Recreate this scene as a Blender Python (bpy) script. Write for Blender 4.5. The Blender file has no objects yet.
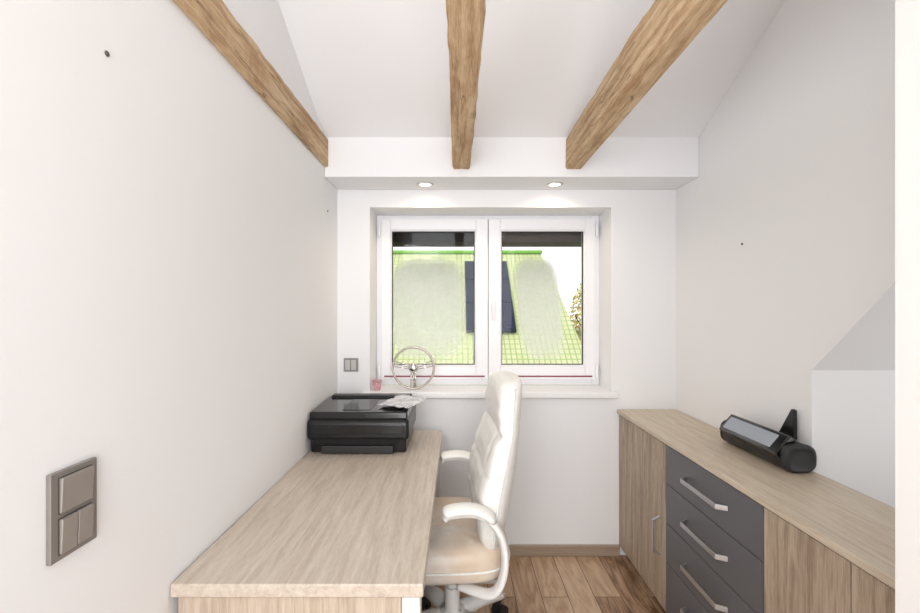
import bpy, bmesh, math, random
from mathutils import Vector, Matrix, noise
random.seed(3)
scene=bpy.context.scene
col=scene.collection
try:
    scene.view_settings.view_transform='Standard'
except Exception: pass

# ---------------------------------------------------------------- materials
def newmat(name):
    m=bpy.data.materials.new(name); m.use_nodes=True
    nt=m.node_tree; b=nt.nodes['Principled BSDF']
    return m,nt,b
def srgb(r,g,b):
    f=lambda c:(c/255/12.92) if c/255<=0.04045 else ((c/255+0.055)/1.055)**2.4
    return (f(r),f(g),f(b),1)
def plain(name,c,rough=0.5,metal=0,bump=0,bscale=200,spec=0.5,var=0.0,coat=0,c2=None):
    m,nt,b=newmat(name)
    b.inputs['Roughness'].default_value=rough; b.inputs['Metallic'].default_value=metal
    b.inputs['Specular IOR Level'].default_value=spec
    b.inputs['Coat Weight'].default_value=coat
    tc=nt.nodes.new('ShaderNodeTexCoord'); n=nt.nodes.new('ShaderNodeTexNoise')
    n.inputs['Scale'].default_value=bscale; n.inputs['Detail'].default_value=3
    nt.links.new(tc.outputs['Object'],n.inputs['Vector'])
    r=nt.nodes.new('ShaderNodeValToRGB')
    c0=tuple(x*(1-var) for x in c[:3])+(1,)
    r.color_ramp.elements[0].color=c0; r.color_ramp.elements[1].color=c
    r.color_ramp.elements[0].position=.35; r.color_ramp.elements[1].position=.65
    nt.links.new(n.outputs['Fac'],r.inputs['Fac']); out=r.outputs['Color']
    if c2:   # large soft noise patches of the second colour
        n3=nt.nodes.new('ShaderNodeTexNoise'); n3.inputs['Scale'].default_value=5; n3.inputs['Detail'].default_value=4
        nt.links.new(tc.outputs['Object'],n3.inputs['Vector'])
        mr=nt.nodes.new('ShaderNodeMapRange'); mr.inputs['From Min'].default_value=.42; mr.inputs['From Max'].default_value=.62; mr.inputs['To Max'].default_value=.8
        nt.links.new(n3.outputs['Fac'],mr.inputs['Value'])
        mm=nt.nodes.new('ShaderNodeMix'); mm.data_type='RGBA'; nt.links.new(mr.outputs[0],mm.inputs['Factor']); nt.links.new(out,mm.inputs['A']); mm.inputs['B'].default_value=c2
        out=mm.outputs['Result']
    nt.links.new(out,b.inputs['Base Color'])
    if bump:
        bp=nt.nodes.new('ShaderNodeBump'); bp.inputs['Strength'].default_value=bump; bp.inputs['Distance'].default_value=.002
        nt.links.new(n.outputs['Fac'],bp.inputs['Height']); nt.links.new(bp.outputs['Normal'],b.inputs['Normal'])
    return m
def wood(name,cols,axis='Y',freq=28,stretch=.06,rough=.5,bump=.15,fine=1.0,seed=0,knots=None,cracks=None,dist=.6,stain=None):
    m,nt,b=newmat(name); L=nt.links.new
    tc=nt.nodes.new('ShaderNodeTexCoord'); mp=nt.nodes.new('ShaderNodeMapping')
    s=[1,1,1]; s['XYZ'.index(axis)]=stretch
    mp.inputs['Scale'].default_value=s; mp.inputs['Location'].default_value=(seed,seed*.7,seed*.3)
    L(tc.outputs['Object'],mp.inputs['Vector'])
    n1=nt.nodes.new('ShaderNodeTexNoise'); n1.inputs['Scale'].default_value=freq; n1.inputs['Detail'].default_value=5; n1.inputs['Distortion'].default_value=dist
    n2=nt.nodes.new('ShaderNodeTexNoise'); n2.inputs['Scale'].default_value=freq*7; n2.inputs['Detail'].default_value=3
    L(mp.outputs[0],n1.inputs['Vector']); L(mp.outputs[0],n2.inputs['Vector'])
    mx=nt.nodes.new('ShaderNodeMath'); mx.operation='MULTIPLY_ADD'; mx.inputs[1].default_value=.35*fine
    ad=nt.nodes.new('ShaderNodeMath'); ad.operation='SUBTRACT'; ad.inputs[1].default_value=.175*fine
    L(n2.outputs['Fac'],mx.inputs[0]); L(n1.outputs['Fac'],mx.inputs[2]); L(mx.outputs[0],ad.inputs[0])
    r=nt.nodes.new('ShaderNodeValToRGB'); e=r.color_ramp.elements
    e[0].position=.3; e[0].color=cols[0]; e[1].position=.7; e[1].color=cols[2]
    k=e.new(.5); k.color=cols[1]
    L(ad.outputs[0],r.inputs['Fac']); out=r.outputs['Color']
    if stain:
        ns=nt.nodes.new('ShaderNodeTexNoise'); ns.inputs['Scale'].default_value=5; ns.inputs['Detail'].default_value=7; ns.inputs['Roughness'].default_value=.65
        ms=nt.nodes.new('ShaderNodeMapping'); s5=[2,2,2]; s5['XYZ'.index(axis)]=.7; ms.inputs['Scale'].default_value=s5; L(tc.outputs['Object'],ms.inputs['Vector']); L(ms.outputs[0],ns.inputs['Vector'])
        mr0=nt.nodes.new('ShaderNodeMapRange'); mr0.inputs['From Min'].default_value=.5; mr0.inputs['From Max'].default_value=.72; mr0.inputs['To Max'].default_value=.75
        L(ns.outputs['Fac'],mr0.inputs['Value'])
        m0=nt.nodes.new('ShaderNodeMix'); m0.data_type='RGBA'; L(mr0.outputs[0],m0.inputs['Factor']); L(out,m0.inputs['A']); m0.inputs['B'].default_value=stain
        out=m0.outputs['Result']
    if knots:
        mk=nt.nodes.new('ShaderNodeMapping'); sk=[.6,.6,.2]; sk['XYZ'.index(axis)]=.5; mk.inputs['Scale'].default_value=sk; mk.inputs['Location'].default_value=(.03,.1,.07)
        L(tc.outputs['Object'],mk.inputs['Vector'])
        nz=nt.nodes.new('ShaderNodeTexNoise'); nz.inputs['Scale'].default_value=30; L(mk.outputs[0],nz.inputs['Vector'])
        va=nt.nodes.new('ShaderNodeVectorMath'); va.operation='MULTIPLY_ADD'; va.inputs[1].default_value=(.05,.05,.05); L(nz.outputs['Color'],va.inputs[0]); L(mk.outputs[0],va.inputs[2])
        vo=nt.nodes.new('ShaderNodeTexVoronoi'); vo.inputs['Scale'].default_value=knots[0]; L(va.outputs[0],vo.inputs['Vector'])
        mr=nt.nodes.new('ShaderNodeMapRange'); mr.inputs['From Min'].default_value=.14; mr.inputs['From Max'].default_value=.3; mr.inputs['To Min'].default_value=.85; mr.inputs['To Max'].default_value=0
        L(vo.outputs['Distance'],mr.inputs['Value'])
        mm=nt.nodes.new('ShaderNodeMix'); mm.data_type='RGBA'; L(mr.outputs[0],mm.inputs['Factor']); L(out,mm.inputs['A']); mm.inputs['B'].default_value=knots[1]
        out=mm.outputs['Result']
    if cracks:
        mc=nt.nodes.new('ShaderNodeMapping'); sc_=[1,1,1]; sc_['XYZ'.index(axis)]=.035; mc.inputs['Scale'].default_value=sc_; mc.inputs['Location'].default_value=(4,2,1)
        L(tc.outputs['Object'],mc.inputs['Vector'])
        nc=nt.nodes.new('ShaderNodeTexNoise'); nc.inputs['Scale'].default_value=22; nc.inputs['Detail'].default_value=2.5; L(mc.outputs[0],nc.inputs['Vector'])
        a1=nt.nodes.new('ShaderNodeMath'); a1.operation='SUBTRACT'; a1.inputs[1].default_value=.57; L(nc.outputs['Fac'],a1.inputs[0])
        a2=nt.nodes.new('ShaderNodeMath'); a2.operation='ABSOLUTE'; L(a1.outputs[0],a2.inputs[0])
        m3=nt.nodes.new('ShaderNodeMapRange'); m3.inputs['From Min'].default_value=.0; m3.inputs['From Max'].default_value=.010; m3.inputs['To Min'].default_value=.75; m3.inputs['To Max'].default_value=0
        L(a2.outputs[0],m3.inputs['Value'])
        m4=nt.nodes.new('ShaderNodeMix'); m4.data_type='RGBA'; L(m3.outputs[0],m4.inputs['Factor']); L(out,m4.inputs['A']); m4.inputs['B'].default_value=cracks
        out=m4.outputs['Result']
    L(out,b.inputs['Base Color'])
    b.inputs['Roughness'].default_value=rough
    bp=nt.nodes.new('ShaderNodeBump'); bp.inputs['Strength'].default_value=bump; bp.inputs['Distance'].default_value=.002
    L(ad.outputs[0],bp.inputs['Height']); L(bp.outputs['Normal'],b.inputs['Normal'])
    return m

WALL=plain('wall_paint',srgb(239,239,240),.85,0,.08,260,.2)
CEIL=plain('ceiling_paint',srgb(239,239,241),.9,0,.05,200,.2)
PVC=plain('white_pvc',srgb(243,243,246),.3,0,0,50)
SILL=plain('sill_white',srgb(240,240,240),.35)
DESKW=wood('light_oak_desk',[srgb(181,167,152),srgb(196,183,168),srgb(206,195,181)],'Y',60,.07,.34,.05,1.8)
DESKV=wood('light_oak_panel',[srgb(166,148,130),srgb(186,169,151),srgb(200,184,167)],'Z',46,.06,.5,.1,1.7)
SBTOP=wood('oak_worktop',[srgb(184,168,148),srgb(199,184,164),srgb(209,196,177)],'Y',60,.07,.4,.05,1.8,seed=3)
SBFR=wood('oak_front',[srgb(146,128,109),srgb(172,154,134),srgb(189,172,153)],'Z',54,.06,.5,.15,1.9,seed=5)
BEAM=wood('rough_beam',[srgb(160,128,94),srgb(194,164,128),srgb(212,188,154)],'Y',48,.06,.88,.4,1.8,seed=2,knots=(7,srgb(104,72,48)),cracks=srgb(96,70,48),dist=.3,stain=srgb(158,118,80))
GREY=plain('anthracite_lacquer',srgb(98,98,102),.42)
STEEL=plain('brushed_steel',srgb(196,196,199),.32,.9)
CHROME=plain('chrome',srgb(215,212,208),.12,1)
LEATHER=plain('cream_leather',srgb(241,240,235),.4,0,.25,90,.5,.04)
SEATL=plain('cream_seat_leather',srgb(234,226,216),.34,0,.8,26,.5,.08,0,srgb(214,190,164))
CWHITE=plain('white_plastic',srgb(240,239,236),.35)
BLACK=plain('black_plastic',srgb(19,19,21),.3)
BLACKG=plain('black_gloss',srgb(14,14,17),.14,0,0,50,.5,0,.3)
RUBBER=plain('dark_rubber',srgb(36,36,38),.55)
SWF=plain('switch_frame',srgb(136,130,125),.35,.3)
SWR=plain('switch_rocker',srgb(154,147,141),.3,.3)
SWG=plain('switch_gap',srgb(70,66,64),.5)
BASEB=wood('baseboard_wood',[srgb(144,126,109),srgb(162,144,126),srgb(176,158,140)],'X',20,.06,.5)
RED=plain('burgundy_strip',srgb(140,62,76),.5)
METALW=plain('white_metal',srgb(215,213,212),.4)

def floor_mat():
    m,nt,b=newmat('laminate_floor'); L=nt.links.new
    tc=nt.nodes.new('ShaderNodeTexCoord')
    sep=nt.nodes.new('ShaderNodeSeparateXYZ'); L(tc.outputs['Object'],sep.inputs[0])
    cmb=nt.nodes.new('ShaderNodeCombineXYZ'); L(sep.outputs['Y'],cmb.inputs['X']); L(sep.outputs['X'],cmb.inputs['Y'])
    br=nt.nodes.new('ShaderNodeTexBrick'); L(cmb.outputs[0],br.inputs['Vector'])
    br.inputs['Scale'].default_value=1; br.inputs['Brick Width'].default_value=.9; br.inputs['Row Height'].default_value=.13
    br.inputs['Mortar Size'].default_value=.0018; br.inputs['Color1'].default_value=(0,0,0,1); br.inputs['Color2'].default_value=(1,1,1,1)
    br.offset=.37; br.inputs['Mortar'].default_value=(0,0,0,1)
    mp=nt.nodes.new('ShaderNodeMapping'); mp.inputs['Scale'].default_value=(1,.16,1); L(tc.outputs['Object'],mp.inputs['Vector'])
    ad=nt.nodes.new('ShaderNodeVectorMath'); ad.operation='ADD'; L(mp.outputs[0],ad.inputs[0])
    sc=nt.nodes.new('ShaderNodeVectorMath'); sc.operation='SCALE'; sc.inputs['Scale'].default_value=7; L(br.outputs['Color'],sc.inputs[0]); L(sc.outputs[0],ad.inputs[1])
    n=nt.nodes.new('ShaderNodeTexNoise'); n.inputs['Scale'].default_value=20; n.inputs['Detail'].default_value=7; n.inputs['Distortion'].default_value=2.2
    L(ad.outputs[0],n.inputs['Vector'])
    mx=nt.nodes.new('ShaderNodeMath'); mx.operation='MULTIPLY_ADD'; mx.inputs[1].default_value=.42
    L(br.outputs['Color'],mx.inputs[0]); L(n.outputs['Fac'],mx.inputs[2])
    r=nt.nodes.new('ShaderNodeValToRGB'); e=r.color_ramp.elements
    e[0].position=.34; e[0].color=srgb(96,70,50); e[1].position=1.0; e[1].color=srgb(208,180,150)
    k=e.new(.6); k.color=srgb(166,134,106)
    L(mx.outputs[0],r.inputs['Fac'])
    mm=nt.nodes.new('ShaderNodeMix'); mm.data_type='RGBA'; L(br.outputs['Fac'],mm.inputs['Factor']); L(r.outputs['Color'],mm.inputs['A']); mm.inputs['B'].default_value=srgb(84,62,48)
    L(mm.outputs['Result'],b.inputs['Base Color']); b.inputs['Roughness'].default_value=.4
    return m
FLOOR=floor_mat()

def glass_mat(name,cx,hw,fmax):
    m=bpy.data.materials.new(name); m.use_nodes=True; nt=m.node_tree; nt.nodes.clear(); L=nt.links.new
    out=nt.nodes.new('ShaderNodeOutputMaterial'); tr=nt.nodes.new('ShaderNodeBsdfTransparent'); gl=nt.nodes.new('ShaderNodeBsdfGlossy')
    gl.inputs['Roughness'].default_value=.02
    mx=nt.nodes.new('ShaderNodeMixShader'); mx.inputs[0].default_value=.012
    L(tr.outputs[0],mx.inputs[1]); L(gl.outputs[0],mx.inputs[2])
    tl=nt.nodes.new('ShaderNodeBsdfTranslucent'); tl.inputs['Color'].default_value=srgb(250,250,250)
    tc=nt.nodes.new('ShaderNodeTexCoord'); sep=nt.nodes.new('ShaderNodeSeparateXYZ'); L(tc.outputs['Generated'],sep.inputs[0])
    n=nt.nodes.new('ShaderNodeTexNoise'); n.inputs['Scale'].default_value=5; n.inputs['Detail'].default_value=6; n.inputs['Roughness'].default_value=.6; L(tc.outputs['Object'],n.inputs['Vector'])
    n2=nt.nodes.new('ShaderNodeTexNoise'); n2.inputs['Scale'].default_value=14; n2.inputs['Detail'].default_value=8; n2.inputs['Roughness'].default_value=.65; L(tc.outputs['Object'],n2.inputs['Vector'])
    def math_(op,a,bv=None,c=None):
        k=nt.nodes.new('ShaderNodeMath'); k.operation=op
        for i,v in enumerate((a,bv,c)):
            if v is None: continue
            if isinstance(v,(int,float)): k.inputs[i].default_value=v
            else: L(v,k.inputs[i])
        return k.outputs[0]
    grow=math_('MULTIPLY',math_('SUBTRACT',.75,sep.outputs['Z']),.16)
    dx=math_('DIVIDE',math_('SUBTRACT',math_('SUBTRACT',sep.outputs['X'],cx),grow if hw<.35 else math_('MULTIPLY',grow,0)),hw)
    dz=math_('DIVIDE',math_('SUBTRACT',sep.outputs['Z'],.42),.38)
    d=math_('ADD',math_('POWER',math_('ABSOLUTE',dx),4),math_('POWER',math_('ABSOLUTE',dz),4))
    d=math_('ADD',d,math_('MULTIPLY',math_('SUBTRACT',n.outputs['Fac'],.5),.7))
    r=nt.nodes.new('ShaderNodeMapRange'); r.interpolation_type='SMOOTHSTEP'; r.inputs['From Min'].default_value=1.3; r.inputs['From Max'].default_value=.25
    r.inputs['To Min'].default_value=0; r.inputs['To Max'].default_value=fmax
    L(d,r.inputs['Value'])
    g=nt.nodes.new('ShaderNodeMapRange'); g.inputs['From Min'].default_value=.33; g.inputs['From Max'].default_value=.67; g.inputs['To Min'].default_value=.72; g.inputs['To Max'].default_value=1.08
    L(n2.outputs['Fac'],g.inputs['Value'])
    low=nt.nodes.new('ShaderNodeMapRange'); low.inputs['From Min'].default_value=.1; low.inputs['From Max'].default_value=.75; low.inputs['To Min'].default_value=.55; low.inputs['To Max'].default_value=1.1
    L(sep.outputs['Z'],low.inputs['Value'])
    f=math_('MINIMUM',math_('MULTIPLY',math_('MULTIPLY',r.outputs[0],g.outputs[0]),low.outputs[0]),.92)
    m2=nt.nodes.new('ShaderNodeMixShader'); L(f,m2.inputs[0]); L(mx.outputs[0],m2.inputs[1]); L(tl.outputs[0],m2.inputs[2])
    L(m2.outputs[0],out.inputs['Surface'])
    return m
GLASSES=[glass_mat('window_glass',.43,.45,.84),glass_mat('window_glass_wide',.42,.28,.80)]

# ---------------------------------------------------------------- mesh helpers
def box(bm,x0,x1,y0,y1,z0,z1):
    r=bmesh.ops.create_cube(bm,size=1)
    for v in r['verts']:
        v.co=Vector((x0+(v.co.x+.5)*(x1-x0),y0+(v.co.y+.5)*(y1-y0),z0+(v.co.z+.5)*(z1-z0)))
    return r['verts']
def loft(bm,rings,cap=True,closed=False):
    R=[[bm.verts.new(c) for c in ring] for ring in rings]; n=len(R[0])
    K=len(R)
    for i in range(K if closed else K-1):
        a=R[i]; b=R[(i+1)%K]
        for j in range(n):
            bm.faces.new((a[j],a[(j+1)%n],b[(j+1)%n],b[j]))
    if cap and not closed:
        bm.faces.new(list(reversed(R[0]))); bm.faces.new(R[-1])
    return R
def tube(bm,pts,rad,n=12,closed=False,flat=(1,1),up=Vector((0,1,0))):
    pts=[Vector(p) for p in pts]; K=len(pts); rings=[]
    for i,p in enumerate(pts):
        if closed: t=pts[(i+1)%K]-pts[i-1]
        else: t=pts[min(i+1,K-1)]-pts[max(i-1,0)]
        t.normalize(); u=up-t*up.dot(t)
        if u.length<1e-4: u=Vector((1,0,0))-t*t.x
        u.normalize(); w=t.cross(u)
        r=rad[i] if isinstance(rad,(list,tuple)) else rad
        rings.append([p+u*(math.cos(a)*r*flat[0])+w*(math.sin(a)*r*flat[1]) for a in [2*math.pi*k/n for k in range(n)]])
    loft(bm,rings,closed=closed)
def spline(pts,n=8):
    pts=[Vector(p) for p in pts]; out=[]
    for i in range(len(pts)-1):
        p0=pts[max(i-1,0)];p1=pts[i];p2=pts[i+1];p3=pts[min(i+2,len(pts)-1)]
        for k in range(n):
            t=k/n
            out.append(.5*((2*p1)+(p2-p0)*t+(2*p0-5*p1+4*p2-p3)*t*t+(3*p1-p0-3*p2+p3)*t**3))
    out.append(pts[-1]); return out
def cyl(bm,c0,c1,r,n=24,r2=None):
    tube(bm,[c0,c1],[r,r if r2 is None else r2],n)
def superring(cx,cy,z,a,b,n=32,p=3.0):
    out=[]
    for k in range(n):
        t=2*math.pi*k/n; c=math.cos(t); s=math.sin(t)
        out.append(Vector((cx+a*abs(c)**(2/p)*(1 if c>=0 else -1),cy+b*abs(s)**(2/p)*(1 if s>=0 else -1),z)))
    return out
def polyx(bm,yz,x0,x1):
    a=[bm.verts.new((x0,y,z)) for y,z in yz]; b=[bm.verts.new((x1,y,z)) for y,z in yz]; n=len(yz)
    bm.faces.new(a); bm.faces.new(list(reversed(b)))
    for i in range(n): bm.faces.new((a[i],b[i],b[(i+1)%n],a[(i+1)%n]))
def finish(name,bm,mat,parent=None,bevel=0,seg=2,smooth=False,subsurf=0,label=None,category=None,group=None,structure=False,origin=None,kind=None):
    bmesh.ops.recalc_face_normals(bm,faces=bm.faces)
    vs=[v.co for v in bm.verts]
    if origin is None:
        mn=Vector([min(v[i] for v in vs) for i in range(3)]); mx=Vector([max(v[i] for v in vs) for i in range(3)])
        origin=Vector(((mn.x+mx.x)/2,(mn.y+mx.y)/2,mn.z))
    origin=Vector(origin)
    for v in bm.verts: v.co-=origin
    me=bpy.data.meshes.new(name); bm.to_mesh(me); bm.free()
    for m in (mat if isinstance(mat,(list,tuple)) else [mat]): me.materials.append(m)
    if smooth:
        for p in me.polygons: p.use_smooth=True
    ob=bpy.data.objects.new(name,me); col.objects.link(ob)
    ob.location=origin
    if parent is not None:
        ob.parent=parent; ob.location=origin-wloc(parent)
    if bevel:
        m=ob.modifiers.new('bevel','BEVEL'); m.width=bevel; m.segments=seg; m.limit_method='ANGLE'; m.angle_limit=math.radians(40)
        if not smooth:
            for p in me.polygons: p.use_smooth=True
            w=ob.modifiers.new('wn','WEIGHTED_NORMAL'); w.keep_sharp=True
    if subsurf:
        m=ob.modifiers.new('ss','SUBSURF'); m.levels=subsurf; m.render_levels=subsurf
    tag(ob,label,category,group,structure,kind)
    return ob
def wloc(o):
    v=Vector(o.location)
    while o.parent: o=o.parent; v+=o.location
    return v
def tag(ob,label=None,category=None,group=None,structure=False,kind=None):
    if label: ob['label']=label
    if category: ob['category']=category
    if group: ob['group']=group
    if structure: ob['kind']='structure'
    if kind: ob['kind']=kind
def empty(name,loc,label,category,group=None,structure=False):
    e=bpy.data.objects.new(name,None); e.empty_display_size=.1; col.objects.link(e); e.location=loc
    tag(e,label,category,group,structure); return e
def B(name,mat,dims,**k):
    bm=bmesh.new(); box(bm,*dims); return finish(name,bm,mat,**k)

# ---------------------------------------------------------------- room shell
XL,XR,YB=-.686,1.255,2.49
B('floor',FLOOR,(-.84,2.45,-2.1,2.75,-.1,0),structure=True,label='brown laminate plank floor',category='floor')
B('wall_left',WALL,(-.84,XL,-2.1,2.75,0,3.4),structure=True,label='white painted side wall',category='wall')
OX0,OX1,OZ0,OZ1=-.5,.885,.94,1.995
bm=bmesh.new()
box(bm,-.84,OX0,YB,2.76,0,2.6); box(bm,OX1,2.45,YB,2.76,0,2.6)
box(bm,OX0,OX1,YB,2.76,0,OZ0-.03); box(bm,OX0,OX1,YB,2.76,OZ1,2.6)
finish('wall_back',bm,WALL,structure=True,label='white wall around the window recess',category='wall')
bm=bmesh.new(); polyx(bm,[(YB,0),(1.535,0),(1.535,1.19),(.72,2.005),(.72,3.05),(YB,2.19)],XR,2.45)
finish('wall_right',bm,WALL,structure=True,label='white wall with an alcove under a slanted edge',category='wall')
B('wall_front',WALL,(-.84,2.45,-2.2,-2.1,0,3.4),structure=True,label='white wall behind the doorway',category='wall')
B('wall_alcove',WALL,(2.33,2.45,-2.1,1.535,0,3.2),structure=True,label='white wall closing the alcove',category='wall')
B('wall_partition',plain('partition_light_tone',srgb(224,221,218),.8),(.727,2.33,.56,.72,0,3.2),structure=True,label='white partition wall end beside the cabinets',category='wall')  # different light on this wall end put into a creamier base colour
bm=bmesh.new(); polyx(bm,[(2.25,2.30),(.4,3.206),(-2.1,3.206),(-2.1,3.4),(.4,3.4),(2.3,2.5)],-.84,2.45)
finish('ceiling',bm,CEIL,structure=True,label='white sloping attic ceiling',category='ceiling')
B('trim_1',CEIL,(XL,XR,2.25,YB,2.095,2.52),bevel=.004,structure=True,label='white boxed soffit above the window',category='soffit')
B('baseboard_back',BASEB,(XL,.93,YB-.016,YB,0,.062),bevel=.003,structure=True,label='taupe wooden baseboard',category='baseboard')
B('baseboard_left',BASEB,(XL,XL+.016,-1.5,YB-.016,0,.062),bevel=.003,structure=True,label='taupe wooden baseboard',category='baseboard')

# beams
def beam(x0,x1,z0,z1,label,seed):
    bm=bmesh.new(); N=130; rings=[]
    y0,y1=-2.09,2.249
    for i in range(N+1):
        y=y0+(y1-y0)*i/N; ring=[]
        hw=(x1-x0)/2; cx=(x0+x1)/2
        c=min(.009,hw*.6)
        for (dx,dz) in [(-hw,c),(-hw+c,0),(0,0),(hw-c,0),(hw,c),(hw,z1-z0),(-hw,z1-z0)]:
            k=noise.noise(Vector((dx*9+seed,y*2.2,dz*9)))*.004+noise.noise(Vector((dx*30+seed,y*15,dz*9)))*.0045
            ring.append(Vector((cx+dx+k*(1 if dx>0 else -1 if dx<0 else 0),y,z0+dz+k*.7)))
        rings.append(ring)
    loft(bm,rings)
    return finish('ceiling_beam',bm,BEAM,smooth=False,label=label,category='ceiling beam',group='exposed ceiling beams')
beam(XL+.001,XL+.018,2.145,2.285,'rough brown timber beam half sunk in the side wall',1)
beam(-.024,.070,2.135,2.29,'rough brown knotty timber beam, central one of three',2)
beam(.562,.648,2.135,2.29,'rough brown timber beam near the cabinet wall',3)

# recessed spotlights
EM=bpy.data.materials.new('spot_glow'); EM.use_nodes=True
eb=EM.node_tree.nodes['Principled BSDF']; eb.inputs['Emission Color'].default_value=(1,.86,.68,1); eb.inputs['Emission Strength'].default_value=10
for x in (-.175,.535):
    e=empty('recessed_spotlight',(x,2.375,2.085),'white round recessed ceiling spotlight, switched on','ceiling spotlight','recessed spotlights')
    bm=bmesh.new(); tube(bm,[(x+.038*math.cos(a),2.375+.038*math.sin(a),2.092) for a in [2*math.pi*k/32 for k in range(32)]],.007,8,closed=True,up=Vector((0,0,1)),flat=(.7,1.3))
    finish('ring',bm,plain('ring_nickel',srgb(206,204,201),.35,.3),parent=e,smooth=True)
    bm=bmesh.new(); cyl(bm,(x,2.375,2.0945),(x,2.375,2.0905),.026)
    finish('bulb',bm,EM,parent=e)
    l=bpy.data.lights.new('spot','SPOT'); l.energy=7; l.color=(1,.80,.6); l.spot_size=math.radians(158); l.spot_blend=1; l.shadow_soft_size=.02
    lo=bpy.data.objects.new('spot_lamp',l); col.objects.link(lo); lo.parent=e; lo.location=(0,0,-.005)

# ---------------------------------------------------------------- window
w=empty('window_1',(.195,2.70,.94),'white two-sash plastic window with foggy panes','window',structure=True)
F0,F1,FZ0,FZ1=OX0,OX1,OZ0,OZ1
bm=bmesh.new(); fy0,fy1=2.70,2.76
box(bm,F0,F0+.045,fy0,fy1,FZ0,FZ1); box(bm,F1-.045,F1,fy0,fy1,FZ0,FZ1)
box(bm,F0+.045,F1-.045,fy0,fy1,FZ0,FZ0+.05); box(bm,F0+.045,F1-.045,fy0,fy1,FZ1-.035,FZ1)
finish('frame',bm,PVC,parent=w,bevel=.004)
mid=.193
for (a,b,gx0,gx1,s) in ((F0+.03,mid-.002,-.412,.118,0),(mid+.002,F1-.03,.268,.792,1)):
    gz0,gz1=1.058,1.902; y0,y1=2.682,2.742
    z0,z1=FZ0+.035,FZ1-.022
    bm=bmesh.new()
    box(bm,a,gx0,y0,y1,z0,z1); box(bm,gx1,b,y0,y1,z0,z1); box(bm,gx0,gx1,y0,y1,z0,gz0); box(bm,gx0,gx1,y0,y1,gz1,z1)
    t=.008
    box(bm,gx0-.001,gx0+t,y0+.006,y1,gz0,gz1);box(bm,gx1-t,gx1+.001,y0+.006,y1,gz0,gz1);box(bm,gx0,gx1,y0+.006,y1,gz0-.001,gz0+t);box(bm,gx0,gx1,y0+.006,y1,gz1-t,gz1+.001)
    sash=finish('sash',bm,PVC,parent=w,bevel=.004)
    bm=bmesh.new(); g=.005
    for (q0,q1,q2,q3) in ((gx0+t,gx0+t+g,gz0+t,gz1-t),(gx1-t-g,gx1-t,gz0+t,gz1-t),(gx0+t,gx1-t,gz0+t,gz0+t+g),(gx0+t,gx1-t,gz1-t-g,gz1-t)):
        box(bm,q0,q1,y0+.018,y0+.03,q2,q3)
    finish('gasket',bm,RUBBER,parent=sash)
    B('glass',GLASSES[s],(gx0+t,gx1-t,2.71,2.714,gz0+t,gz1-t),parent=sash)
    B('weather_strip',RED,(a+.02,b-.02,2.679,2.683,.992,1.001),parent=sash,label='burgundy strip')
    for hx in ((F0+.022,) if s==0 else (F1-.022,)):
        for hz in (1.03,1.9):
            bm=bmesh.new(); cyl(bm,(hx,2.676,hz-.04),(hx,2.676,hz+.04),.009,16); finish('hinge',bm,PVC,parent=sash,smooth=False,bevel=.002)
    if s==1:
        hx=.222
        bm=bmesh.new(); box(bm,hx-.014,hx+.014,2.672,2.683,1.42,1.49); 
        cyl(bm,(hx,2.675,1.455),(hx,2.64,1.455),.009,16)
        tube(bm,spline([(hx,2.64,1.463),(hx,2.636,1.42),(hx,2.638,1.34)],6),.009,12,flat=(1,.8),up=Vector((1,0,0)))
        finish('handle',bm,PVC,parent=sash,bevel=.002)
B('trim_2',SILL,(-.54,.915,2.45,2.70,.905,.94),bevel=.006,structure=True,label='white window sill board',category='window sill')
B('trim_3',plain('dark_box',srgb(18,18,20),.9,0,0,50,.1),(-.7,.193,2.77,2.98,1.84,2.05),structure=True,label='black roller shutter box outside above one pane',category='shutter box')
B('trim_4',plain('grey_box',srgb(92,88,86),.9,0,0,50,.1),(.194,1.1,2.77,2.98,1.84,2.05),structure=True,label='grey roller shutter box outside above one pane',category='shutter box')

# ---------------------------------------------------------------- exterior
def roof_mat():
    m,nt,b=newmat('green_roof_tiles'); L=nt.links.new
    tc=nt.nodes.new('ShaderNodeTexCoord')
    br=nt.nodes.new('ShaderNodeTexBrick'); L(tc.outputs['UV'],br.inputs['Vector']); br.offset=0
    br.inputs['Scale'].default_value=1; br.inputs['Brick Width'].default_value=.1; br.inputs['Row Height'].default_value=.13
    br.inputs['Mortar Size'].default_value=.02; br.inputs['Mortar Smooth'].default_value=1
    br.inputs['Color1'].default_value=srgb(202,204,166); br.inputs['Color2'].default_value=srgb(192,198,150); br.inputs['Mortar'].default_value=srgb(140,168,98)
    n=nt.nodes.new('ShaderNodeTexNoise'); n.inputs['Scale'].default_value=2; n.inputs['Detail'].default_value=5; L(tc.outputs['UV'],n.inputs['Vector'])
    mm=nt.nodes.new('ShaderNodeMix'); mm.data_type='RGBA'; mm.blend_type='MULTIPLY'; mm.inputs['Factor'].default_value=.2
    L(br.outputs['Color'],mm.inputs['A']); L(n.outputs['Fac'],mm.inputs['B'])
    L(mm.outputs['Result'],b.inputs['Base Color']); b.inputs['Roughness'].default_value=.8
    return m
e=empty('neighbour_house',(.4,9.5,-3.2),'neighbouring house with a green tiled roof','house')
ry0,rz0,ry1,rz1=6.6,-.8,10.6,2.80
bm=bmesh.new(); uvl=bm.loops.layers.uv.new('UVMap')
X0,X1=-1.7,2.2
v=[bm.verts.new(c) for c in ((X0,ry0,rz0),(X1+.45,ry0,rz0),(X1-.15,ry1,rz1),(X0,ry1,rz1))]
f=bm.faces.new(v); ln=math.hypot(ry1-ry0,rz1-rz0)
for l,uv in zip(f.loops,((0,0),(4.3,0),(3.75,ln),(0,ln))): l[uvl].uv=uv
me_o=finish('roof',bm,roof_mat(),parent=e)
me_o.modifiers.new('s','SOLIDIFY').thickness=.08
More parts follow.
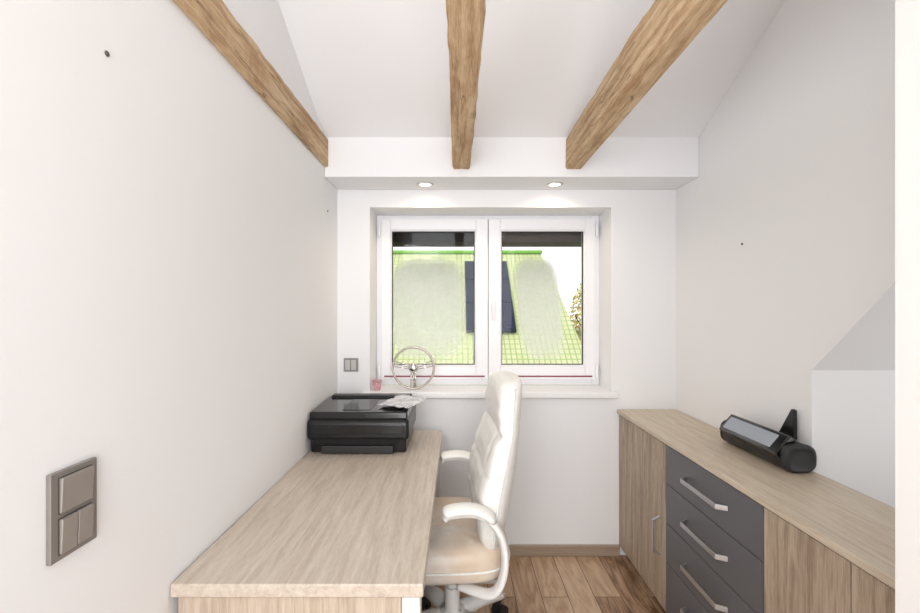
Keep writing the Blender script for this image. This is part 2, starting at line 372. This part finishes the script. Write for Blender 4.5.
B('roof_ridge',plain('ridge_green',srgb(112,168,70),.8),(X0,X1-.12,10.55,10.68,2.80,2.88),parent=e,bevel=.02,label='bright green ridge edge')
B('wall',plain('render_wall',srgb(225,224,220),.9),(X0+.2,X1-.2,7.4,10.6,-3.2,-.35),parent=e)
sl=Vector((0,ry1-ry0,rz1-rz0)).normalized(); nr=Vector((0,-sl.z,sl.y))
def onroof(x,s,h): return Vector((x,ry0,rz0))+sl*s+nr*h
bm=bmesh.new()
for (s0,s1) in ((2.6,3.4),(3.43,4.2),(4.23,4.9)):
    a=[onroof(x,s,h) for h in (.05,.12) for x,s in ((.18,s0),(1.16,s0),(1.16,s1),(.18,s1))]
    vv=[bm.verts.new(c) for c in a]
    for q in ((0,1,2,3),(4,5,6,7),(0,1,5,4),(1,2,6,5),(2,3,7,6),(3,0,4,7)): bm.faces.new([vv[k] for k in q])
finish('solar_panel',bm,plain('navy_panel',srgb(38,44,62),.95,0,0,50,.0),parent=e,label='dark navy roof panel')
B('neighbour_garage',plain('pale_render',srgb(206,208,214),.9),(2.6,6.0,11.2,15,-3.2,.9),label='pale grey low building beyond the roof',category='building')
B('ground',plain('lawn',srgb(120,135,80),.95,0,0,3,.2,.3),(-30,40,3.2,60,-3.3,-3.2),structure=True,label='grass garden',category='ground')
# tree
TX=3.25
t=empty('tree',(TX,10.2,-3.2),'autumn tree with orange and green leaves','tree')
bm=bmesh.new(); tube(bm,[(TX,10.2,-3.2),(TX+.02,10.2,-1),(TX+.05,10.2,1.6)],[.12,.09,.04],10)
for a in range(6):
    an=a*1.05; tube(bm,[(TX+.02,10.2,-.6+a*.35),(TX+.02+.5*math.cos(an),10.2+.5*math.sin(an),.1+a*.4)],[.04,.012],6)
finish('trunk',bm,plain('bark',srgb(84,64,48),.9),parent=t)
bm=bmesh.new()
for i in range(5200):
    u=random.random()*2*math.pi; r=.7*random.random()**.5; z=random.uniform(-1.1,2.2); k=math.sqrt(max(0.05,1-((z-.5)/1.75)**2))
    c=Vector((TX+r*k*math.cos(u),10.2+r*k*math.sin(u),z)); s=.045
    d1=Vector((random.gauss(0,1),random.gauss(0,1),random.gauss(0,1))).normalized(); d2=d1.orthogonal().normalized()
    f=bm.faces.new([bm.verts.new(c+d1*s),bm.verts.new(c+d2*s*.6),bm.verts.new(c-d1*s),bm.verts.new(c-d2*s*.6)]); f.material_index=i%3
finish('foliage',bm,[plain('leaf_orange',srgb(240,200,124),.8),plain('leaf_green',srgb(200,202,120),.8),plain('leaf_dark',srgb(150,156,104),.8)],parent=t,kind='stuff')

# ---------------------------------------------------------------- switches / wall anchors
def rocker_plate(name,face,c,w_,h,units,label,mats=(SWF,SWR)):
    e=empty(name,c,label,'light switch')
    def bb(u0,u1,v0,v1,d0,d1):
        if face=='x': return (c[0]+d0,c[0]+d1,c[1]+u0,c[1]+u1,c[2]+v0,c[2]+v1)
        return (c[0]+u0,c[0]+u1,c[1]-d1,c[1]-d0,c[2]+v0,c[2]+v1)
    B('frame',mats[0],bb(-w_/2,w_/2,-h/2,h/2,0,.009),parent=e,bevel=.002)
    bm=bmesh.new()
    for (u0,u1,v0,v1) in units: box(bm,*bb(u0-.0015,u1+.0015,v0-.0015,v1+.0015,.0085,.0098))
    finish('gap',bm,SWG,parent=e)
    for (u0,u1,v0,v1) in units:
        o=B('rocker',mats[1],bb(u0,u1,v0,v1,.009,.0135),parent=e,bevel=.0015)
        for vtx in o.data.vertices:
            co=vtx.co
            out=co.x>0 if face=='x' else co.y<0
            if out and co.z>(v1-v0)/2:
                if face=='x': co.x+=.003
                else: co.y-=.003
    return e
rocker_plate('light_switch','x',(XL,.770,1.050),.094,.152,[(-.032,.032,.005,.065),(-.032,-.001,-.065,-.005),(.001,.032,-.065,-.005)],'bronze-grey switch plate with single and double rockers')
rocker_plate('light_switch','y',(-.607,YB,1.092),.083,.078,[(-.031,-.002,-.029,.029),(.002,.031,-.029,.029)],'grey double rocker switch beside the window',(plain('switch_frame_light',srgb(150,147,145),.4,.2),plain('switch_rocker_light',srgb(196,193,190),.35,.1)))
for (p,n) in (((XL,.85,1.904),Vector((1,0,0))),((XR,1.91,1.695),Vector((-1,0,0))),((XL,2.30,1.93),Vector((1,0,0)))):
    bm=bmesh.new(); P=Vector(p); r=.0045
    tube(bm,[P,P+n*.002],[r*1.25,r*1.1],16,up=Vector((0,0,1))); tube(bm,[P+n*.002,P+n*.004],[r*.6,r*.5],10,up=Vector((0,0,1)))
    finish('wall_anchor',bm,plain('anchor_grey',srgb(92,84,78),.5,.4),label='small grey screw anchor in the white wall',category='wall anchor',group='screw anchors in the walls')

# ---------------------------------------------------------------- desk
d=empty('desk',(-.37,1.7,0),'light oak desk with thick top against the wall','desk')
DX0,DX1,DY0,DY1=XL+.003,-.08,1.032,2.365
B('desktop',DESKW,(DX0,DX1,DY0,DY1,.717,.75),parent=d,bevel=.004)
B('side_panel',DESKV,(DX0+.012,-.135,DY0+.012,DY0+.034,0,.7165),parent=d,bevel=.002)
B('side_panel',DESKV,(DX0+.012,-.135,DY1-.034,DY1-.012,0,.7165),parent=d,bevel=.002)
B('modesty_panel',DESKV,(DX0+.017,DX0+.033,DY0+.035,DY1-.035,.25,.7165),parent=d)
for yy in (DY0+.014,DY1-.054):
    B('leg',METALW,(-.1345,-.088,yy,yy+.04,0,.7165),parent=d,bevel=.004,label='white metal leg')

# ---------------------------------------------------------------- sideboard cabinets
FX=.927; BX=XR-.004
B('worktop',SBTOP,(FX-.012,BX,.725,YB-.003,.816,.838),bevel=.0025,label='long light oak worktop along the cabinets',category='worktop')
def cabinet(y0,y1,label):
    e=empty('cabinet',((FX+BX)/2,(y0+y1)/2,0),label,'cabinet','low cabinets under the worktop')
    bm=bmesh.new(); t=.016
    box(bm,FX+.02,BX,y0+.001,y0+t,.06,.8155); box(bm,FX+.02,BX,y1-t,y1-.001,.06,.8155)
    box(bm,FX+.02,BX,y0+t,y1-t,.06,.06+t); box(bm,FX+.02,BX,y0+t,y1-t,.8,.8155); box(bm,BX-.006,BX,y0+t,y1-t,.076,.8)
    box(bm,FX+.045,FX+.06,y0+.001,y1-.001,0,.06); box(bm,BX-.04,BX-.02,y0+.001,y1-.001,0,.06)
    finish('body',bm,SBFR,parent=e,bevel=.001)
    return e
def handle(parent,c,axis,L_):
    bm=bmesh.new(); c=Vector(c); a=Vector((0,1,0)) if axis=='y' else Vector((0,0,1)); out=Vector((-1,0,0))
    h=L_/2; side=a.cross(out)
    wd=.0085 if axis=='y' else .006
    outer=[c+a*(-h),c+a*(-h+.018)+out*.034,c+a*(h-.018)+out*.034,c+a*h]
    inner=[c+a*(-h+.008),c+a*(-h+.022)+out*.028,c+a*(h-.022)+out*.028,c+a*(h-.008)]
    rings=[[o+side*wd,o-side*wd,i_-side*wd,i_+side*wd] for o,i_ in zip(outer,inner)]
    loft(bm,rings)
    finish('handle',bm,STEEL,parent=parent,bevel=.001,label='flat brushed steel bar handle')
def door(e,y0,y1,hy=None):
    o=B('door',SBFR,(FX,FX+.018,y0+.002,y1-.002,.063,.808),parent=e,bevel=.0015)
    if hy is not None: handle(o,(FX,hy,.375),'z',.18)
c1=cabinet(1.93,YB-.003,'light oak cabinet with two doors and a steel handle'); door(c1,2.29,YB-.004); door(c1,1.93,2.29,1.985)
c2=cabinet(1.313,1.93,'oak cabinet with four anthracite grey drawers')
zs=[.809,.636,.462,.288,.063]
for i in range(4):
    o=B('drawer',GREY,(FX,FX+.018,1.317,1.926,zs[i+1]+.003,zs[i]-.001),parent=c2,bevel=.0015,label='anthracite grey drawer front')
    handle(o,(FX,1.62,(zs[i]+zs[i+1])/2 if i<3 else .2),'y',.27)
c3=cabinet(.73,1.313,'light oak cabinet with two plain doors'); door(c3,1.022,1.313); door(c3,.73,1.022)

# ---------------------------------------------------------------- speaker
sx,sy,sz=XR-.070,1.680,.838
e=empty('portable_speaker',(sx,sy,sz),'black portable speaker with grey top panel on the worktop','speaker')
L2=.190
def srings(lst,p=2.9,n=44):
    out=[]
    for t,s in lst:
        ring=[]
        for k in range(n):
            a=2*math.pi*k/n; c=math.cos(a); s2=math.sin(a)
            ring.append(Vector((sx+s*.058*abs(c)**(2/p)*(1 if c>=0 else -1),sy+t*L2,sz+.0505+s*.050*abs(s2)**(2/p)*(1 if s2>=0 else -1))))
        out.append(ring)
    return out
bm=bmesh.new(); loft(bm,srings([(-.93,.95),(-.91,.97),(-.5,.97),(0,.97),(.5,.97),(.91,.97),(.93,.95)])); finish('body',bm,BLACK,parent=e,smooth=True)
for s in (-1,1):
    bm=bmesh.new(); loft(bm,srings([(s*.90,.98),(s*.902,1.0),(s*.92,1.0),(s*.955,.98),(s*.98,.92),(s*.992,.84),(s*.995,.76),(s*.985,.72),(s*.98,.4)]))
    finish('end_cap',bm,RUBBER,parent=e,smooth=True,label='dark rubber end cap')
n=Vector((-.76,0,.65)).normalized(); up=Vector((.65,0,.76)).normalized(); ctr=Vector((sx,sy,sz+.0505))+n*.055
def panel(name,mat,l0,l1,h0,h1,d0,d1,**k):
    bm=bmesh.new(); vs=[]
    for dd in (d0,d1):
        for (l,h) in ((l0,h0),(l1,h0),(l1,h1),(l0,h1)):
            vs.append(bm.verts.new(ctr+Vector((0,l,0))+up*h+n*dd))
    for q in ((0,1,2,3),(4,5,6,7),(0,1,5,4),(1,2,6,5),(2,3,7,6),(3,0,4,7)): bm.faces.new([vs[i] for i in q])
    return finish(name,bm,mat,parent=e,bevel=.006,seg=3,**k)
panel('bezel',BLACKG,-.162,.168,-.040,.046,-.02,.008)
panel('grille',plain('speaker_grille',srgb(158,166,175),.16,.3,.3,600),-.122,.152,-.025,.033,.002,.0105,label='silver-grey glossy front panel')
bm=bmesh.new(); polyx(bm,[(1.665,.928),(1.60,.928),(1.585,.93),(1.585,1.036),(1.597,1.040)],XR-.026,XR-.012)
finish('handle',bm,BLACK,parent=e,bevel=.002,label='raised black handle fin')

# ---------------------------------------------------------------- printer
px0,px1,py0,py1=XL+.002,-.218,1.965,2.32
e=empty('printer',((px0+px1)/2,(py0+py1)/2,.75),'black all-in-one inkjet printer at the end of the desk','printer')
def prism(yz,x0,x1,name,mat,bev=.006,**k):
    bm=bmesh.new(); polyx(bm,yz,x0,x1); return finish(name,bm,mat,parent=e,bevel=bev,seg=4,**k)
prism([(py0+.02,.752),(py1,.752),(py1,.83),(py0+.01,.83)],px0+.014,px1-.014,'base',BLACK,.010)
prism([(py0,.812),(py1,.812),(py1,.915),(py0+.02,.908),(py0,.895)],px0,px1,'body',BLACK,.018)
prism([(py0+.012,.904),(py1-.004,.91),(py1-.004,.950),(py0+.018,.938)],px0+.008,px1-.008,'scanner_lid',BLACKG,.009)
prism([(py0+.05,.930),(py1-.10,.94),(py1-.10,.9492),(py0+.05,.9415)],px0+.15,px1-.18,'control_panel',plain('panel_grey',srgb(48,48,52),.15),.002,label='glossy control panel')
prism([(py1-.065,.94),(py1-.006,.944),(py1-.006,.962),(py1-.055,.960)],px0+.03,px1-.02,'document_feeder',BLACK,.004)
prism([(py0-.003,.842),(py0+.01,.842),(py0+.01,.886),(py0-.002,.885)],px0+.025,px1-.025,'front_fascia',BLACKG,.004)
B('paper_tray',plain('tray_dark',srgb(34,34,37),.45),(px0+.07,px1-.07,py0-.004,py0+.03,.756,.79),parent=e,bevel=.003)
B('output_slot',plain('slot_black',srgb(8,8,9),.8),(px0+.05,px1-.05,py0+.004,py0+.02,.795,.818),parent=e)

def sheet(cx,cy,cz,w_,h,rot,amp,name,mat,label,cat,slope=0):
    bm=bmesh.new(); N=26; g=[]
    for i in range(N+1):
        r=[]
        for j in range(N+1):
            u=(i/N-.5)*w_; v2=(j/N-.5)*h
            x=u*math.cos(rot)-v2*math.sin(rot); y=u*math.sin(rot)+v2*math.cos(rot)
            z=abs(noise.noise(Vector((u*22,v2*22,cx*9))))*amp+abs(noise.noise(Vector((u*60,v2*60,3))))*amp*.6
            r.append(bm.verts.new((cx+x,cy+y,cz+z+slope*y)))
        g.append(r)
    for i in range(N):
        for j in range(N): bm.faces.new((g[i][j],g[i+1][j],g[i+1][j+1],g[i][j+1]))
    o=finish(name,bm,mat,smooth=True,label=label,category=cat)
    o.modifiers.new('s','SOLIDIFY').thickness=.001
    return o
PAPER=plain('paper_print',srgb(222,221,226),.08,0,0,18,.8,.35,.6)
sheet(-.262,2.13,.953,.165,.21,-.4,.016,'paper_pouch',PAPER,'crumpled clear plastic pouch with papers on the printer','paper',.05)

# ---------------------------------------------------------------- steering wheel and glass on sill
wx,wy,wz=-.255,2.535,.94
e=empty('steering_wheel',(wx,wy,wz),'small vintage steering wheel with chrome spokes on the window sill','steering wheel')
R=.12; C=Vector((wx,wy,wz+R+.008))
bm=bmesh.new(); tube(bm,[C+Vector((R*math.cos(a),0,R*math.sin(a))) for a in [2*math.pi*k/64 for k in range(64)]],.0068,12,closed=True)
finish('rim',bm,plain('pale_rim',srgb(192,182,172),.2,.5,0,30,.5,.1,.6),parent=e,smooth=True)
for a0 in (math.radians(12),math.radians(168),math.radians(270)):
    bm=bmesh.new(); dv=Vector((math.cos(a0),0,math.sin(a0))); pv=Vector((-math.sin(a0),0,math.cos(a0)))
    for o in (-.014,0,.014): cyl(bm,C+pv*o*.9+dv*.02+Vector((0,-.006,0)),C+pv*o+dv*(R-.003),.003,8)
    finish('spoke',bm,CHROME,parent=e,smooth=True)
bm=bmesh.new()
loft(bm,[[C+Vector((r*math.cos(a),y,r*math.sin(a))) for a in [2*math.pi*k/28 for k in range(28)]] for (r,y) in ((.026,.012),(.03,0),(.028,-.008),(.02,-.016),(.008,-.019))])
finish('hub',bm,CHROME,parent=e,smooth=True)
bm=bmesh.new(); tube(bm,[C+Vector((0,.01,0)),C+Vector((0,.05,-.02)),Vector((wx,wy+.07,wz+.004))],.006,10); box(bm,wx-.04,wx+.04,wy+.03,wy+.11,wz,wz+.008)
finish('stand',bm,CHROME,parent=e)
def transl(name,c,a):
    m,nt,b=newmat(name); b.inputs['Base Color'].default_value=c; b.inputs['Transmission Weight'].default_value=.6; b.inputs['Roughness'].default_value=.1; b.inputs['Alpha'].default_value=a
    return m
bm=bmesh.new(); gx,gy,gz=-.465,2.52,.9402
prof=[(.001,.0),(.018,0),(.021,.004),(.025,.03),(.029,.06),(.0275,.06),(.0235,.03),(.018,.008),(.001,.007)]
loft(bm,[[Vector((gx+r*math.cos(a),gy+r*math.sin(a),gz+z)) for a in [2*math.pi*k/24 for k in range(24)]] for r,z in prof])
e=finish('tealight_glass',bm,transl('pink_glass',srgb(246,196,202),.65),smooth=True,label='small pink glass tealight holder on the sill',category='candle holder')

# ---------------------------------------------------------------- office chair (faces -x, toward the desk)
CX,CY=-.02,1.77
ch=empty('office_chair',(CX,CY,0),'cream leather high-back swivel office chair facing the desk','office chair')
bm=bmesh.new(); rings=[]
for (z,k) in ((.424,.82),(.429,.94),(.447,.99),(.470,1.0),(.476,.985),(.482,1.0),(.525,.99),(.547,.94),(.556,.82),(.552,.6),(.548,.35),(.545,.12)):
    rings.append(superring(CX-.02,CY,z,.235*k,.25*k,72,4))
loft(bm,rings)
for v_ in bm.verts:
    if v_.co.z>.52:
        v_.co.z+= -.010*math.cos((v_.co.y-CY)*6)+.011*noise.noise(v_.co*12)+.006*noise.noise(v_.co*30)
finish('seat',bm,SEATL,parent=ch,smooth=True,subsurf=1)
bm=bmesh.new(); tube(bm,[p for p in superring(CX-.02,CY,.477,.2355,.2505,64,4)],.0045,8,closed=True,up=Vector((0,0,1)))
finish('seat_piping',bm,LEATHER,parent=ch,smooth=True)
def backring(z,xf,xb,hw,n=72,p=3.0,curve=.03):
    cx=(xf+xb)/2; out=superring(cx,CY,z,(xb-xf)/2,hw,n,p)
    for q in out: q.x-=curve*((q.y-CY)/.25)**2
    return out
keys=[(.50,.115,.162,.15),(.52,.092,.17,.20),(.57,.075,.185,.23),(.64,.064,.20,.245),(.72,.067,.215,.25),(.80,.088,.228,.25),(.88,.115,.238,.245),(.945,.145,.243,.235),(.96,.147,.244,.232),(1.03,.143,.25,.222),(1.09,.147,.256,.2),(1.12,.156,.257,.172),(1.135,.172,.25,.14),(1.142,.195,.235,.08)]
def lerp_keys(z):
    for a,b in zip(keys,keys[1:]):
        if a[0]<=z<=b[0]:
            t=(z-a[0])/(b[0]-a[0]); return [a[i]+(b[i]-a[i])*t for i in range(4)]
    return list(keys[-1])
rings=[]; zs_=[.50,.51,.52,.535,.55]+[.55+.01*i for i in range(1,57)]
zs_+=[1.12,1.128,1.135,1.139,1.142]
seams=((.67,.009),(.80,.009),(.945,.015))
for z in zs_:
    q=lerp_keys(z)
    for s_,dp in seams:
        g=max(0,1-abs(z-s_)/.016); q[1]+=dp*g; q[3]-=.004*g
    ring=backring(*q)
    cxm=(q[1]+q[2])/2
    for v_ in ring:
        if v_.x<cxm:
            ay=abs(v_.y-CY)/q[3]
            if z<.94: v_.x+=.010*math.exp(-((ay-.62)/.07)**2)
            v_.x+=.006*noise.noise(Vector((v_.y*12,z*26,2)))
    rings.append(ring)
bm=bmesh.new(); loft(bm,rings)
finish('backrest',bm,LEATHER,parent=ch,smooth=True,subsurf=1)
for s in (-1,1):
    pts=[]
    for z in [.53+.02*i for i in range(30)]:
        q=lerp_keys(z); pts.append(Vector(((q[1]*.35+q[2]*.65)-.03*(q[3]/.25)**2,CY+s*q[3]*.995,z)))
    bm=bmesh.new(); tube(bm,pts,.0045,8,up=Vector((1,0,0)))
    finish('back_piping',bm,LEATHER,parent=ch,smooth=True)
for s in (-1,1):
    yy=CY+s*.285
    pts=spline([(-.056,yy,.688),(-.042,yy,.702),(.02,yy,.708),(.07,yy,.697),(.116,yy,.66),(.144,yy,.60),(.150,yy,.52),(.130,yy,.45),(.09,yy-s*.02,.415),(0,yy-s*.09,.405)],6)
    n=len(pts); rad=[.013+.003*min(1,i/6) for i in range(n)]
    bm=bmesh.new(); tube(bm,pts,rad,16,flat=(1.5,.85))
    o=finish('armrest',bm,CWHITE,parent=ch,smooth=True)
    bm=bmesh.new(); pp=[p+Vector((0,0,.013)) for p in pts[2:25]]
    tube(bm,pp,[.012,.020]+[.023]*(len(pp)-4)+[.018,.010],18,flat=(1.6,.75)); finish('arm_pad',bm,LEATHER,parent=o,smooth=True)
bm=bmesh.new(); box(bm,CX-.11,CX+.11,CY-.08,CY+.08,.376,.414); box(bm,CX-.19,CX+.19,CY-.2,CY+.2,.406,.424)
finish('tilt_mechanism',bm,plain('mechanism_grey',srgb(190,189,188),.4,.2),parent=ch,bevel=.006)
bm=bmesh.new(); box(bm,CX+.10,CX+.205,CY-.035,CY+.035,.378,.393); box(bm,CX+.192,CX+.205,CY-.035,CY+.035,.378,.60)
finish('back_bracket',bm,CWHITE,parent=ch,bevel=.004)
bm=bmesh.new(); cyl(bm,(CX,CY,.09),(CX,CY,.28),.03); cyl(bm,(CX,CY,.28),(CX,CY,.377),.022)
finish('gas_lift',bm,CWHITE,parent=ch,bevel=.002)
bm=bmesh.new(); cyl(bm,(CX,CY,.09),(CX,CY,.19),.05)
angs=[math.radians(72*k+42) for k in range(5)]
for a in angs:
    dv=Vector((math.cos(a),math.sin(a),0)); o=Vector((CX,CY,0))
    tube(bm,[o+dv*.03+Vector((0,0,.165)),o+dv*.17+Vector((0,0,.145)),o+dv*.28+Vector((0,0,.112)),o+dv*.325+Vector((0,0,.092))],[.034,.031,.026,.018],12,flat=(.8,1.2),up=Vector((0,0,1)))
finish('star_base',bm,CWHITE,parent=ch,smooth=True)
for a in angs:
    dv=Vector((math.cos(a),math.sin(a),0)); pv=Vector((-dv.y,dv.x,0)); o=Vector((CX,CY,0))+dv*.305
    bm=bmesh.new()
    for s in (-1,1):
        tube(bm,[o+pv*s*.008+Vector((0,0,.030)),o+pv*s*.028+Vector((0,0,.030))],.030,20,up=Vector((0,0,1)))
    cyl(bm,o+Vector((0,0,.03)),o+Vector((0,0,.092)),.007,12)
    tube(bm,[o+pv*-.01+Vector((0,0,.035)),o+pv*.01+Vector((0,0,.035))],.024,16,up=Vector((0,0,1)))
    finish('caster',bm,RUBBER,parent=ch,bevel=.002)
ch.rotation_euler=(0,0,math.radians(3))

# ---------------------------------------------------------------- lights
w_=bpy.data.worlds.new('world'); scene.world=w_; w_.use_nodes=True
bg=w_.node_tree.nodes['Background']; bg.inputs[0].default_value=(1.0,.975,.96,1); bg.inputs[1].default_value=1.35
def area(name,loc,target,size,energy,color=(1,1,1)):
    l=bpy.data.lights.new(name,'AREA'); l.energy=energy; l.size=size; l.color=color
    o=bpy.data.objects.new(name,l); col.objects.link(o); o.location=loc
    o.rotation_euler=(Vector(target)-Vector(loc)).to_track_quat('-Z','Y').to_euler(); return o
K=(.975,.985,1)
area('hall_fill',(0,-1.4,1.9),(.4,2.2,1.3),1.8,50,K)  # added unseen fill behind the camera, brightens the whole room
area('right_wall_fill',(-.5,-.25,1.9),(1.25,1.6,1.85),.7,14,K)  # added fill out of view, evens the right wall with the left
area('ceiling_fill',(.1,-.9,.7),(.5,1.0,2.9),1.2,22,K)  # added fill pointing up, lifts the sloping ceiling and soffit
area('alcove_fill',(1.8,.80,1.1),(1.6,1.5,1.3),.7,3.4,(1,1,1))  # added hidden fill, brightens the otherwise dark alcove
s=bpy.data.lights.new('sun','SUN'); s.energy=1.6; s.angle=.03; so=bpy.data.objects.new('sun',s); col.objects.link(so)
so.rotation_euler=(math.radians(48),0,math.radians(-20))

# ---------------------------------------------------------------- camera
cd=bpy.data.cameras.new('camera'); cam=bpy.data.objects.new('camera',cd); col.objects.link(cam)
cam.location=(0,0,1.4); cam.rotation_euler=(math.radians(90),0,0)
cd.sensor_width=36; cd.lens=434/920*36; cd.shift_x=3/920; cd.shift_y=4.5/920; cd.clip_start=.02
scene.camera=cam
